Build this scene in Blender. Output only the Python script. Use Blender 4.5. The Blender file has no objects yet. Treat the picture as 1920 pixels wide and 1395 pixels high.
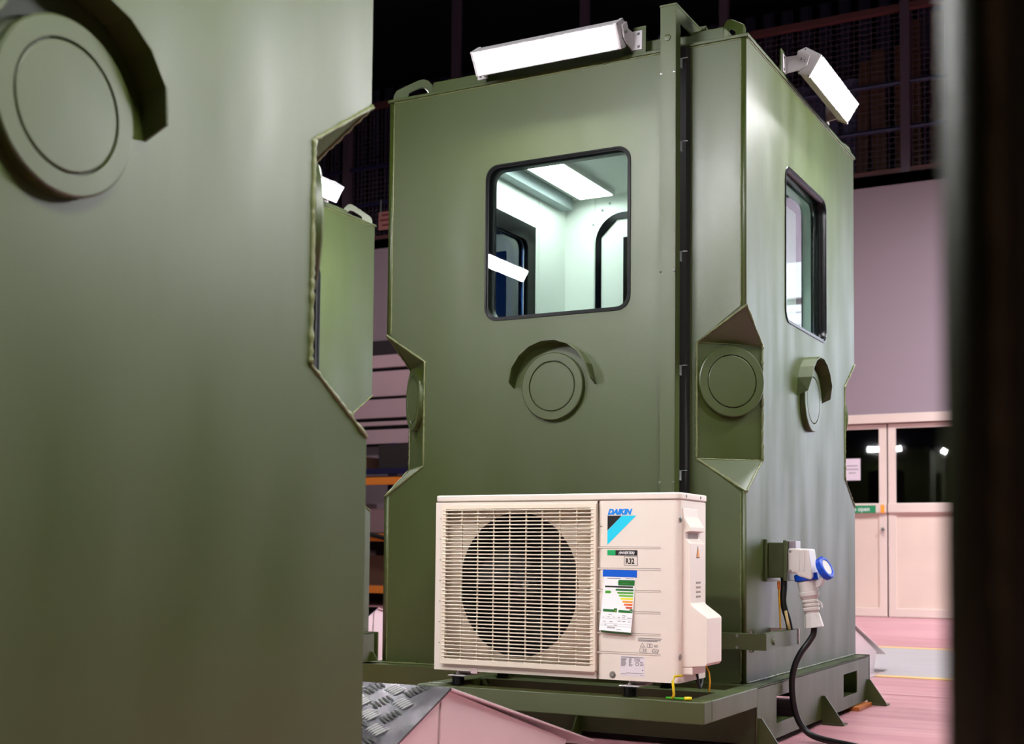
import bpy, bmesh, math, random
from mathutils import Vector, Matrix
random.seed(7)
SC = bpy.context.scene
COL = SC.collection
PI = math.pi

# ------------------------------------------------------------------ camera
def make_camera():
    cam = bpy.data.cameras.new('camera'); o = bpy.data.objects.new('camera', cam); COL.objects.link(o)
    yaw, pitch, roll = .4925, .0529, .0095
    f = Vector((-math.sin(yaw)*math.cos(pitch), math.cos(yaw)*math.cos(pitch), math.sin(pitch)))
    r = Vector((math.cos(yaw), math.sin(yaw), 0)); u = r.cross(f)
    c, s = math.cos(roll), math.sin(roll)
    r2 = r*c + u*s; u2 = -r*s + u*c
    M = Matrix((r2, u2, -f)).transposed().to_4x4(); M.translation = Vector((1.3996, -4.3467, .4458))
    o.matrix_world = M
    cam.sensor_fit = 'HORIZONTAL'; cam.sensor_width = 36; cam.lens = 2406.23*36/1920
    cam.shift_y = 212.43/1920
    cam.clip_start = .05; cam.clip_end = 100
    cam.dof.use_dof = True; cam.dof.focus_distance = 4.35; cam.dof.aperture_fstop = 5.0
    SC.camera = o
make_camera()

# ------------------------------------------------------------------ world, exposure, large lights
SC.view_settings.view_transform = 'Standard'; SC.view_settings.look = 'None'
SC.view_settings.gamma = 1; SC.view_settings.use_curve_mapping = False
SC.view_settings.exposure = 0.0
SC.cycles.sample_clamp_indirect = 6
SC.cycles.caustics_reflective = False; SC.cycles.caustics_refractive = False
SC.cycles.max_bounces = 8; SC.cycles.transparent_max_bounces = 12
W = bpy.data.worlds.new('world'); SC.world = W; W.use_nodes = True
W.node_tree.nodes['Background'].inputs[0].default_value = (.035, .03, .045, 1)
W.node_tree.nodes['Background'].inputs[1].default_value = .2
LAMP_W = 345.0        # radiance of the booth floodlights
INNER_W = 13.0       # radiance of the ceiling panel inside the booth

def area(name, loc, target, sx, sy, power, col=(1, .97, .95), spread=PI):
    l = bpy.data.lights.new(name, 'AREA'); l.shape = 'RECTANGLE'; l.size = sx; l.size_y = sy
    l.energy = power; l.color = col; l.spread = spread
    o = bpy.data.objects.new(name, l); COL.objects.link(o); o.location = loc
    o.rotation_euler = (Vector(target)-Vector(loc)).to_track_quat('-Z', 'Y').to_euler()
    return o
# unseen area lights added above the frame for floor, doors, shutter and rack
area('added_hall_light', (-1.2, 6.2, 6.4), (-.6, 6.5, 0), 2.4, .5, 290, (1, .96, .95), 2.2)
area('added_hall_light', (4.2, -2.0, 6.5), (0, -1, 0), 2.4, .6, 55, (1, .97, .96), 2.4)
area('added_hall_light', (4.0, 6.6, 5.6), (4.2, 10.2, 1.2), 3.2, .5, 880, (.80, .90, 1), 2.0)
area('added_hall_light', (-7.5, 6.0, 6.0), (-8.0, 9, 1), 2.4, .5, 50, (1, .93, .93), 2.0)

# ------------------------------------------------------------------ materials
def lin(c):
    return tuple(((v/255)/12.92 if v/255 <= .04045 else ((v/255+.055)/1.055)**2.4) for v in c)
def mat(name, rgb, rough=.5, metal=0., var=0., vscale=3., bump=0., bscale=200., spec=.5, coat=0., coatr=.1, rvar=0., stretch=None):
    m = bpy.data.materials.new(name); m.use_nodes = True; nt = m.node_tree; b = nt.nodes['Principled BSDF']
    col = lin(rgb)
    b.inputs['Base Color'].default_value = (*col, 1); b.inputs['Roughness'].default_value = rough
    if name == 'olive_paint': b.inputs['IOR'].default_value = 1.5
    b.inputs['Metallic'].default_value = metal; b.inputs['Specular IOR Level'].default_value = spec
    b.inputs['Coat Weight'].default_value = coat; b.inputs['Coat Roughness'].default_value = coatr
    tc = nt.nodes.new('ShaderNodeTexCoord'); mp = nt.nodes.new('ShaderNodeMapping')
    nt.links.new(tc.outputs['Object'], mp.inputs[0])
    if stretch: mp.inputs['Scale'].default_value = stretch
    if var or rvar:
        n = nt.nodes.new('ShaderNodeTexNoise'); n.inputs['Scale'].default_value = vscale; n.inputs['Detail'].default_value = 5
        nt.links.new(mp.outputs[0], n.inputs['Vector'])
    if var:
        mx = nt.nodes.new('ShaderNodeMix'); mx.data_type = 'RGBA'
        mx.inputs[6].default_value = (*[max(0, c*(1-var)) for c in col], 1)
        mx.inputs[7].default_value = (*[min(1, c*(1+var)) for c in col], 1)
        nt.links.new(n.outputs['Fac'], mx.inputs[0]); nt.links.new(mx.outputs[2], b.inputs['Base Color'])
    if rvar:
        mr = nt.nodes.new('ShaderNodeMapRange'); mr.inputs[1].default_value = .3; mr.inputs[2].default_value = .7
        mr.inputs[3].default_value = rough-rvar; mr.inputs[4].default_value = rough+rvar
        nt.links.new(n.outputs['Fac'], mr.inputs[0]); nt.links.new(mr.outputs[0], b.inputs['Roughness'])
    if bump:
        n2 = nt.nodes.new('ShaderNodeTexNoise'); n2.inputs['Scale'].default_value = bscale; n2.inputs['Detail'].default_value = 2
        nt.links.new(tc.outputs['Object'], n2.inputs['Vector'])
        bp = nt.nodes.new('ShaderNodeBump'); bp.inputs['Strength'].default_value = bump; bp.inputs['Distance'].default_value = .002
        nt.links.new(n2.outputs['Fac'], bp.inputs['Height']); nt.links.new(bp.outputs[0], b.inputs['Normal'])
    return m
def emit(name, rgb, strength):
    m = bpy.data.materials.new(name); m.use_nodes = True; nt = m.node_tree
    nt.nodes.remove(nt.nodes['Principled BSDF']); e = nt.nodes.new('ShaderNodeEmission')
    e.inputs[0].default_value = (*rgb, 1); e.inputs[1].default_value = strength
    nt.links.new(e.outputs[0], nt.nodes['Material Output'].inputs[0]); return m
def glass(name, tint, rough=0.0, ior=1.5):
    m = bpy.data.materials.new(name); m.use_nodes = True; nt = m.node_tree
    nt.nodes.remove(nt.nodes['Principled BSDF'])
    t = nt.nodes.new('ShaderNodeBsdfTransparent'); t.inputs[0].default_value = (*tint, 1)
    g = nt.nodes.new('ShaderNodeBsdfGlossy'); g.inputs['Roughness'].default_value = rough; g.inputs[0].default_value = (1, 1, 1, 1)
    fr = nt.nodes.new('ShaderNodeFresnel'); fr.inputs[0].default_value = ior
    ge = nt.nodes.new('ShaderNodeNewGeometry'); ml = nt.nodes.new('ShaderNodeMath'); ml.operation = 'SUBTRACT'; ml.use_clamp = True
    nt.links.new(fr.outputs[0], ml.inputs[0]); nt.links.new(ge.outputs['Backfacing'], ml.inputs[1])
    mx = nt.nodes.new('ShaderNodeMixShader')
    nt.links.new(ml.outputs[0], mx.inputs[0]); nt.links.new(t.outputs[0], mx.inputs[1]); nt.links.new(g.outputs[0], mx.inputs[2])
    nt.links.new(mx.outputs[0], nt.nodes['Material Output'].inputs[0]); return m

M = dict(
    olive=mat('olive_paint', (52, 65, 9), .46, var=.06, vscale=2.2, bump=.10, bscale=260, rvar=.07, spec=.82, stretch=(3, 3, .7)),
    seam=mat('weld_paint', (100, 106, 66), .3, bump=.5, bscale=500),
    steelw=mat('light_grey_casting', (196, 192, 196), .42, bump=.05, bscale=300),
    led=emit('lit_diffuser', (1.0, .985, 1.0), LAMP_W),
    ledin=emit('lit_ceiling_panel', (.93, 1.0, .98), INNER_W),
    rubber=mat('black_rubber', (4, 4, 5), .3, spec=.15),
    innerframe=mat('black_gloss_frame', (2, 3, 5), .2, spec=.12),
    lining=mat('white_lining', (236, 240, 232), .45, var=.03),
    liningfloor=mat('grey_vinyl', (120, 122, 118), .6, var=.1),
    galv=mat('galvanised_steel', (150, 160, 160), .55, metal=.3, var=.2, vscale=60, bump=.1, bscale=90),
    pane=glass('clear_pane', (.90, .97, .95)),
    paneblue=glass('blue_reflection_pane', (.12, .30, .60), ior=1.6),  # bluish reflection put into the pane's tint
    panegrn=glass('green_tinted_pane', (.84, .95, .93), ior=1.55),
    ac=mat('ivory_casing', (230, 218, 206), .42, bump=.03, bscale=300),
    acgr=mat('cream_plastic', (233, 219, 200), .45),
    acdark=mat('black_fan_plastic', (16, 14, 14), .6),
    fin=mat('dark_coil_fins', (14, 12, 12), .5),
    groove=mat('shadow_line_grey', (150, 138, 130), .6),
    blue=mat('blue_plastic', (12, 70, 190), .32),
    white=mat('white_plastic', (225, 222, 220), .4),
    plugw=mat('light_grey_plastic', (214, 208, 204), .42),
    black=mat('black_cable', (14, 13, 14), .42),
    yg=mat('yellow_wire', (225, 200, 30), .4),
    gn=mat('green_wire', (70, 170, 40), .4),
    yel=mat('yellow_sleeve', (214, 160, 30), .45),
    cream=mat('cream_tag', (220, 190, 130), .5),
    alu=mat('mill_aluminium', (110, 106, 110), .2, metal=1., var=.12, vscale=9, rvar=.08),
    alus=mat('satin_aluminium', (225, 206, 206), .3, metal=.6, var=.08, vscale=4, rvar=.02),
    scr=mat('zinc_screw', (150, 148, 145), .3, metal=1.),
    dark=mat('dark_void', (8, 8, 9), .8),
    frontwhite=mat('paper_white', (244, 243, 243), .6),
    inkblue=mat('ink_logo_blue', (0, 130, 225), .5), inkcyan=mat('ink_cyan', (30, 205, 235), .5),
    inkblack=mat('ink_black', (18, 14, 18), .5), inkgreen=mat('ink_green', (20, 165, 95), .5),
    inkgrey=mat('ink_grey', (120, 115, 118), .6), tape=mat('blue_tape', (20, 92, 205), .35),
    g1=mat('ink_bar_dark_green', (25, 105, 35), .5), g2=mat('ink_bar_green', (75, 160, 45), .5), g3=mat('ink_bar_light_green', (110, 185, 60), .5),
    y1=mat('ink_bar_yellow', (235, 225, 50), .5), o1=mat('ink_bar_amber', (235, 160, 40), .5), o2=mat('ink_bar_orange', (228, 100, 40), .5),
    r1=mat('ink_bar_red', (195, 75, 35), .5), warn=mat('ink_warning', (240, 150, 30), .5),
)

# ------------------------------------------------------------------ mesh helpers
class MB:
    def __init__(s): s.v = []; s.f = []
    def add(s, vs, fs):
        n = len(s.v); s.v += [tuple(p) for p in vs]; s.f += [tuple(i+n for i in f) for f in fs]; return s
    def box(s, x0, y0, z0, x1, y1, z1, R=None):
        vs = [(x, y, z) for x in (x0, x1) for y in (y0, y1) for z in (z0, z1)]
        if R is not None: vs = [R @ Vector(p) for p in vs]
        return s.add(vs, [(0, 1, 3, 2), (4, 6, 7, 5), (0, 4, 5, 1), (2, 3, 7, 6), (0, 2, 6, 4), (1, 5, 7, 3)])
    def prism(s, poly, a, b, R=None):
        """poly in local (u, v), extruded from w=a to w=b; R maps (u,v,w)."""
        n = len(poly); vs = [Vector((p[0], p[1], w)) for w in (a, b) for p in poly]
        if R is not None: vs = [R @ p for p in vs]
        fs = [tuple(range(n))[::-1], tuple(range(n, 2*n))] + [(i, (i+1) % n, n+(i+1) % n, n+i) for i in range(n)]
        return s.add(vs, fs)
    def lathe(s, prof, n=32, R=None, cap=True):
        """prof list of (r, h) about local z."""
        vs = []; fs = []
        for r, h in prof:
            for k in range(n):
                a = 2*PI*k/n; vs.append(Vector((r*math.cos(a), r*math.sin(a), h)))
        for i in range(len(prof)-1):
            for k in range(n):
                fs.append((i*n+k, i*n+(k+1) % n, (i+1)*n+(k+1) % n, (i+1)*n+k))
        if cap:
            fs.append(tuple(range(n))[::-1]); fs.append(tuple(range((len(prof)-1)*n, len(prof)*n)))
        if R is not None: vs = [R @ p for p in vs]
        return s.add(vs, fs)
    def cyl(s, p0, p1, r, n=12, r1=None):
        p0, p1 = Vector(p0), Vector(p1); d = p1-p0
        R = Matrix.Translation(p0) @ d.to_track_quat('Z', 'Y').to_matrix().to_4x4()
        return s.lathe([(r, 0), (r if r1 is None else r1, d.length)], n, R)
    def tube(s, pts, r, n=8, jit=0.):
        pts = [Vector(p) for p in pts]; rings = []
        up = Vector((.31, .22, .93)).normalized()
        for i, p in enumerate(pts):
            t = (pts[min(i+1, len(pts)-1)]-pts[max(i-1, 0)]).normalized()
            a = t.cross(up); a = a.normalized() if a.length > .05 else t.orthogonal().normalized()
            b = t.cross(a); rr = r*(1+random.uniform(-jit, jit))
            rings.append([p+(a*math.cos(2*PI*k/n)+b*math.sin(2*PI*k/n))*rr for k in range(n)])
        vs = [q for g in rings for q in g]; fs = []
        for i in range(len(rings)-1):
            for k in range(n): fs.append((i*n+k, i*n+(k+1) % n, (i+1)*n+(k+1) % n, (i+1)*n+k))
        fs.append(tuple(range(n))[::-1]); fs.append(tuple(range(len(vs)-n, len(vs))))
        return s.add(vs, fs)
    def bead(s, pts, r=.004, step=.009):
        out = []
        for a, b in zip(pts[:-1], pts[1:]):
            a, b = Vector(a), Vector(b); n = max(2, int((b-a).length/step))
            out += [a.lerp(b, i/n) for i in range(n)]
        out.append(Vector(pts[-1]))
        return s.tube(out, r, 5, .38)
    def build(s, name, m, parent=None, bevel=0., smooth=False, seg=2):
        me = bpy.data.meshes.new(name); me.from_pydata(s.v, [], s.f); me.update()
        bm = bmesh.new(); bm.from_mesh(me); bmesh.ops.recalc_face_normals(bm, faces=bm.faces); bm.to_mesh(me); bm.free()
        return link(name, me, m, parent, bevel, smooth, seg)
def link(name, me, m, parent=None, bevel=0., smooth=False, seg=2):
    o = bpy.data.objects.new(name, me); COL.objects.link(o)
    me.materials.clear(); me.materials.append(m)
    if parent is not None: o.parent = parent
    if smooth:
        for p in me.polygons: p.use_smooth = True
        if smooth != 'all':
            me.set_sharp_from_angle(angle=math.radians(24))
    if bevel:
        b = o.modifiers.new('bevel', 'BEVEL'); b.width = bevel; b.segments = seg; b.limit_method = 'ANGLE'; b.angle_limit = .6
    return o
def rrect(cx, cy, w, h, r, n=6):
    out = []
    for sx, sy, a0 in ((1, 1, 0), (-1, 1, 90), (-1, -1, 180), (1, -1, 270)):
        for k in range(n+1):
            a = math.radians(a0+90*k/n); out.append((cx+sx*(w/2-r)+r*math.cos(a), cy+sy*(h/2-r)+r*math.sin(a)))
    return out
def plate_mesh(outer, holes, a, b, R):
    """flat plate with holes: local (u, v), thickness from w=a to w=b, R maps (u,v,w)."""
    cu = bpy.data.curves.new('t', 'CURVE'); cu.dimensions = '2D'; cu.fill_mode = 'BOTH'; cu.extrude = (b-a)/2
    for poly in [outer]+holes:
        sp = cu.splines.new('POLY'); sp.points.add(len(poly)-1); sp.use_cyclic_u = True
        for i, p in enumerate(poly): sp.points[i].co = (p[0], p[1], 0, 1)
    return curve_to_mesh(cu, (a+b)/2, R)
def curve_to_mesh(cu, mid, R):
    o = bpy.data.objects.new('t', cu); COL.objects.link(o)
    bpy.context.view_layer.update(); dg = bpy.context.evaluated_depsgraph_get()
    me = bpy.data.meshes.new_from_object(o.evaluated_get(dg)); bpy.data.objects.remove(o); bpy.data.curves.remove(cu)
    me.transform(Matrix.Translation((0, 0, mid))); me.transform(R)
    bm = bmesh.new(); bm.from_mesh(me); bmesh.ops.remove_doubles(bm, verts=bm.verts, dist=1e-5)
    bmesh.ops.recalc_face_normals(bm, faces=bm.faces); bm.to_mesh(me); bm.free()
    return me
def plate(name, outer, holes, a, b, R, m, parent=None, bevel=0.):
    return link(name, plate_mesh(outer, holes, a, b, R), m, parent, bevel)
def text(name, body, size, R, m, parent, depth=.0006, shear=0., sx=1., align='LEFT', bold=0.):
    cu = bpy.data.curves.new('t', 'FONT'); cu.body = body; cu.size = size; cu.extrude = depth; cu.shear = shear
    cu.align_x = align; cu.offset = bold
    me = curve_to_mesh(cu, 0, R @ Matrix.Diagonal((sx, 1, 1, 1)))
    return link(name, me, m, parent)
def frame(o, u, v, w):
    R = Matrix((Vector(u), Vector(v), Vector(w))).transposed().to_4x4(); R.translation = Vector(o); return R
def thing(name, loc=(0, 0, 0), rz=0., label=None, cat=None, group=None):
    o = bpy.data.objects.new(name, None); COL.objects.link(o); o.empty_display_size = .1
    o.location = loc; o.rotation_euler = (0, 0, rz); return tag(o, label, cat, group)
def tag(o, label=None, cat=None, group=None, kind=None):
    for k, v in (('label', label), ('category', cat), ('group', group), ('kind', kind)):
        if v: o[k] = v
    return o
def struct(o): o['kind'] = 'structure'; return o
KIDS = {}
def kids(o): return [c for c in COL.objects if c.parent == o]
def copy_tree(o, parent=None, skip=()):
    c = o.copy(); COL.objects.link(c); c.parent = parent
    for ch in kids(o):
        if ch.name.split('.')[0] in skip: continue
        copy_tree(ch, c)
    return c

# ------------------------------------------------------------------ the hall
FZ = -.22
YB = 10.12
def floor_material():
    m = bpy.data.materials.new('painted_concrete'); m.use_nodes = True; nt = m.node_tree; b = nt.nodes['Principled BSDF']
    tc = nt.nodes.new('ShaderNodeTexCoord'); mp = nt.nodes.new('ShaderNodeMapping'); mp.inputs['Scale'].default_value = (.35, 3.2, 1)
    nt.links.new(tc.outputs['Object'], mp.inputs[0])
    n = nt.nodes.new('ShaderNodeTexNoise'); n.inputs['Scale'].default_value = 3; n.inputs['Detail'].default_value = 8
    n.inputs['Roughness'].default_value = .7; nt.links.new(mp.outputs[0], n.inputs['Vector'])
    cr = nt.nodes.new('ShaderNodeValToRGB'); e = cr.color_ramp.elements
    e[0].position = .3; e[0].color = (*lin((168, 106, 116)), 1); e[1].position = .72; e[1].color = (*lin((204, 154, 160)), 1)
    nt.links.new(n.outputs['Fac'], cr.inputs[0]); nt.links.new(cr.outputs[0], b.inputs['Base Color'])
    b.inputs['Roughness'].default_value = .45
    n2 = nt.nodes.new('ShaderNodeTexNoise'); n2.inputs['Scale'].default_value = 40; nt.links.new(mp.outputs[0], n2.inputs['Vector'])
    bp = nt.nodes.new('ShaderNodeBump'); bp.inputs['Strength'].default_value = .25; bp.inputs['Distance'].default_value = .01
    nt.links.new(n2.outputs['Fac'], bp.inputs['Height']); nt.links.new(bp.outputs[0], b.inputs['Normal'])
    return m
Mfloor = floor_material()
Mgrey = mat('grey_floor_paint', (172, 166, 170), .5, var=.12, vscale=3, stretch=(.4, 4, 1))
Myell = mat('yellow_floor_line', (226, 190, 120), .5, var=.08)
Mwall = mat('mauve_wall_paint', (142, 124, 133), .7, var=.05, vscale=.8)
Mclad = mat('dark_corrugated_cladding', (72, 64, 92), .6, var=.2, vscale=1.5)
Mceil = mat('dark_roof_lining', (30, 28, 34), .8)
Mdoor = mat('pink_cream_door_paint', (214, 192, 182), .45, var=.07, vscale=1.6)
Mdoorp = mat('worn_door_panel', (212, 188, 174), .5, var=.12, vscale=2.2)
Mrust = mat('brown_red_steel', (84, 46, 46), .6, var=.2, vscale=5)
Mnavy = mat('navy_rail_paint', (26, 24, 62), .5)
Mcol = mat('grey_purple_column', (74, 60, 72), .6)
Morange = mat('orange_rack_beam', (224, 130, 48), .45)
Mdglass = glass('door_pane', (.30, .30, .32), .02, 1.7)

struct(MB().box(-14, -12, FZ-.1, 9, 2.03, FZ).build('floor', Mfloor))
struct(MB().box(-14, 2.045, FZ-.1, 9, 16, FZ).build('floor', Mfloor))
struct(MB().box(-14, 2.03, FZ-.1, 9, 2.045, FZ-.012).build('floor', Mrust))
struct(MB().box(-14, 2.965, FZ, 9, 5.35, FZ+.002).build('floor', Mgrey))
struct(MB().box(-14, 2.93, FZ, 9, 3.03, FZ+.004).build('trim_1', Myell))
struct(MB().box(-14, 5.27, FZ, 9, 5.38, FZ+.004).build('trim_2', Myell))
# back wall with the door opening
plate('wall_back', [(-14, FZ), (-2.79, FZ), (-2.79, 2.02), (-.52, 2.02), (-.52, FZ), (9, FZ), (9, 4.73), (-14, 4.73)], [], 0, .15,
      frame((0, YB, 0), (1, 0, 0), (0, 0, 1), (0, 1, 0)), Mwall)['kind'] = 'structure'
struct(MB().box(-14, YB-.03, 3.12, -5, YB, 3.32).build('trim_3', mat('dark_wall_band', (44, 34, 40), .7)))
struct(MB().box(-14, YB, 4.60, 9, 15.2, 4.73).build('floor', Mceil))                       # mezzanine deck
mb = MB(); x = -14
while x < 9:
    mb.prism([(x, 0), (x+.1, 0), (x+.14, .05), (x+.26, .05), (x+.3, 0)], 4.73, 9, frame((0, 15.1, 0), (1, 0, 0), (0, -1, 0), (0, 0, 1))); x += .3
struct(mb.build('wall_upper', Mclad))
struct(MB().box(-14, 15.1, 4.7, 9, 15.2, 9).build('wall_upper', Mclad))
struct(MB().box(-14.15, -12, FZ, -14, 15.2, 9).build('wall_left', Mclad))
struct(MB().box(9, -12, FZ, 9.15, 15.2, 9).build('wall_right', Mclad))
struct(MB().box(-14, -12.15, FZ, 9, -12, 9).build('wall_front', Mclad))
struct(MB().box(-14, -12, 9, 9, 15.2, 9.1).build('ceiling', Mceil))

# double door
def door_leaf(name, x0, x1, hinge_left):
    d = struct(thing(name, (x0, YB, FZ)))
    w = x1-x0; st = .085
    fr = frame((0, .03, 0), (1, 0, 0), (0, 0, 1), (0, 1, 0))
    plate('leaf_frame', [(0, .005), (w, .005), (w, 2.14), (0, 2.14)], [[(st, .10), (w-st, .10), (w-st, 1.13), (st, 1.13)][::-1], [(st, 1.26), (w-st, 1.26), (w-st, 2.09), (st, 2.09)][::-1]], 0, .045, fr, Mdoor, d, .003)
    MB().box(st-.01, .045, .09, w-st+.01, .065, 1.14).build('door_panel', Mdoorp, d)
    MB().box(st-.01, .05, 1.25, w-st+.01, .056, 2.10).build('pane', Mdglass, d)
    MB().box(0, .005, 1.155, w, .03, 1.255).build('mid_rail', Mdoor, d, .004)
    return d
dl = door_leaf('door_1', -2.74, -1.66, True)
dr = door_leaf('door_2', -1.645, -.565, False)
MB().cyl((1.04, .03, .97), (1.04, -.015, .97), .018, 12).build('door_lock', M['scr'], dl)
MB().box(.42, -.002, 1.15, .965, .004, 1.235).build('sign_plate', mat('green_sign', (20, 128, 78), .5), dl)
text('sign_text', 'Push bar to open', .075, frame((.37+.08, -.003, 1.172), (1, 0, 0), (0, 0, 1), (0, -1, 0)), M['frontwhite'], dl, sx=.86)
MB().box(1.02, -.004, 1.15, 1.06, .004, 1.24).build('warning_sticker', M['warn'], dl)
t = MB().box(.60, .035, 1.52, .79, .04, 1.765).build('paper_notice', mat('pale_paper', (214, 196, 206), .7), dl)
for k, (a, b) in enumerate(((.64, .76), (.63, .77), (.66, .74))):
    MB().box(a, .033, 1.68-.04*k, b, .035, 1.688-.04*k).build('printed_line', M['inkgrey'], t)
fr = struct(thing('trim_4', (0, YB, 0)))
MB().box(-2.81, -.02, 1.93, -.50, .06, 2.03).build('lintel', Mdoor, fr, .004)
MB().box(-2.81, -.02, FZ, -2.745, .06, 1.93).build('jamb', Mdoor, fr, .004)
MB().box(-.56, -.02, FZ, -.50, .06, 1.93).build('jamb', Mdoor, fr, .004)
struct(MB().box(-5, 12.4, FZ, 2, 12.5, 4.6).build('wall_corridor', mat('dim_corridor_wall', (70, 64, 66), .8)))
# pipe lagging shapes seen dimly through the right pane
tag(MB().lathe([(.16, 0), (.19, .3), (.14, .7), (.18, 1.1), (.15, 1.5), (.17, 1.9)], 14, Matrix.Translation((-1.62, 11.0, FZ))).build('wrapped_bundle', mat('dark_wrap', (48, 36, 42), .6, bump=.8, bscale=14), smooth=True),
    'dark wrapped bundle standing behind the right-hand door pane', 'bundle')

# white roller shutter in the back wall, right of the hall doors
rs = struct(thing('door_3', (1.6, YB-.12, FZ)))
Mshut = mat('white_shutter_slat', (235, 238, 240), .4)
for k in range(24):
    MB().box(0, 0, k*.15, 5.6, .03, k*.15+.143).build('shutter_slat', Mshut, rs, .006, seg=1)
MB().box(-.06, -.02, 0, 0, .1, 3.75).build('guide_rail', M['galv'], rs); MB().box(5.6, -.02, 0, 5.66, .1, 3.75).build('guide_rail', M['galv'], rs)
MB().box(-.06, -.1, 3.6, 5.66, .11, 4.0).build('shutter_box', Mshut, rs)

# mezzanine: columns, rails, mesh
gr = thing('mezzanine_guard_rail', (0, YB+.05, 4.73), 0, 'dark guard rail with two navy tubes and wire mesh above the mauve wall', 'railing')
for z in (.52, 1.04): MB().cyl((-13, 0, z), (3, 0, z), .024, 8).build('rail', Mnavy, gr)
MB().box(-13, -.04, 1.86, 3, .04, 1.93).build('top_rail', Mrust, gr)
MB().box(-13, -.03, 0, 3, .03, .06).build('kick_plate', Mrust, gr)
for x in (-9.05, -7.3, -5.4, -3.55, -1.43, .5): MB().box(x-.05, -.05, 0, x+.05, .05, 4.2).build('column', Mcol, gr)
mb = MB(); x = -11.5
while x < 1.2:
    mb.box(x-.003, .03, .05, x+.003, .036, 1.9); x += .065
z = .05
while z < 1.9:
    mb.box(-11.5, .034, z-.003, 1.2, .04, z+.003); z += .065
tag(mb.build('wire_mesh', Mcol, gr), kind='stuff')
sg = thing('hanging_sign', (-8.36, YB+.02, 4.86), 0, 'small pinkish sign with red lettering on the dark mezzanine edge', 'sign')
MB().box(-.13, -.01, 0, .15, 0, .25).build('sign_board', mat('faded_pink_board', (170, 110, 105), .6), sg)
MB().box(-.1, -.012, .2, -.09, -.002, .42).build('hanging_strap', M['galv'], sg); MB().box(.1, -.012, .2, .11, -.002, .42).build('hanging_strap', M['galv'], sg)
for k, (a, b) in enumerate(((-.08, .09), (-.1, .1), (-.07, .12))):
    MB().box(a, -.014, .19-.07*k, b, -.01, .215-.07*k).build('printed_line', mat('faded_red_ink', (110, 40, 40), .6), sg)
# stored goods behind the mesh
def drape(name, x0, x1, y, z0, z1, m, label, cat):
    bm = bmesh.new(); nx, nz = 40, 16; vs = []
    for j in range(nz+1):
        for i in range(nx+1):
            t = j/nz; xx = x0+(x1-x0)*i/nx
            yy = y-.10*math.sin(i*.9+1.3*math.sin(t*2))*(1-.5*t)-.06*math.sin(i*2.3+t)
            vs.append(bm.verts.new((xx+.05*math.sin(3*t+i*.4), yy, z0+(z1-z0)*t)))
    n = nx+1
    for j in range(nz):
        for i in range(nx): bm.faces.new((vs[j*n+i], vs[j*n+i+1], vs[(j+1)*n+i+1], vs[(j+1)*n+i]))
    r = bmesh.ops.extrude_face_region(bm, geom=bm.faces[:])
    bmesh.ops.translate(bm, vec=(0, .5, 0), verts=[v for v in r['geom'] if isinstance(v, bmesh.types.BMVert)])
    bmesh.ops.recalc_face_normals(bm, faces=bm.faces)
    me = bpy.data.meshes.new(name); bm.to_mesh(me); bm.free()
    return tag(link(name, me, m, None, smooth=True), label, cat)
drape('tarpaulin_stack', -4.1, -2.2, 11.2, 4.74, 6.3, mat('dark_blue_tarpaulin', (96, 92, 128), .55, var=.3, vscale=4), 'tall stack under dark blue tarpaulin behind the upper mesh', 'tarpaulin')
Mwood = mat('dim_brown_timber', (84, 54, 34), .7, var=.35, vscale=6, stretch=(4, 4, .5))
x = -2.05
for k in range(9):
    w = random.uniform(.11, .2); h = random.uniform(1.5, 2.1)
    tag(MB().box(-w/2, -.03, 0, w/2, .03, h).build('upright_board', Mwood), 'brown timber board, %s from the tarpaulin behind the upper mesh' % ('first', 'second', 'third', 'fourth', 'fifth', 'sixth', 'seventh', 'eighth', 'ninth')[k], 'board', 'brown boards behind the upper mesh')
    o = COL.objects[-1]; o.location = (x, 10.75+.05*(k % 3), 4.735); o.rotation_euler = (-.05, random.uniform(-.03, .03), random.uniform(-.2, .2)); x += w+.07

# cladding boards and pallet rack in the gap on the left
cb = thing('lower_wall_cladding', (-8.6, 9.98, 0), 0, 'pale mauve horizontal cladding boards high above the pallet rack', 'cladding')
Mboard = mat('pale_mauve_board', (196, 164, 172), .6, var=.06)
for z0, z1 in ((2.93, 3.10), (2.54, 2.88), (2.25, 2.50), (2.145, 2.20), (1.90, 2.09)):
    MB().box(-4, 0, z0, 2.4, .1, z1).build('cladding_board', Mboard, cb, .004)
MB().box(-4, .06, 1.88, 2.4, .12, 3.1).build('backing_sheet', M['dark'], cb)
rk = thing('pallet_rack', (-8.6, 8.9, FZ), 0, 'steel pallet rack with navy uprights and orange beams left of the booth', 'rack')
for x in (-2.2, .62, 2.0): 
    for y in (0, .9): MB().box(x-.05, y-.04, 0, x+.05, y+.04, 2.1).build('upright', Mnavy, rk)
for z in (.16, .80, 1.50):
    MB().box(-2.15, -.03, z, 1.95, .03, z+.09).build('beam', Morange, rk)
    MB().box(-2.15, 0, z+.09, 1.95, .9, z+.11).build('shelf_board', mat('shelf_board_brown', (90, 62, 54), .7), rk)
MB().box(-2.15, -.03, 1.63, 1.95, .03, 1.70).build('beam', Mnavy, rk)
MB().tube([(-1.2, -.05, 1.3), (1.6, -.05, .75)], .03, 6).build('diagonal_brace', M['dark'], rk)
Mcart = [mat('mauve_carton', (138, 108, 112), .7), mat('brown_carton', (96, 64, 50), .7), mat('dark_carton', (40, 30, 32), .7)]
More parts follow.
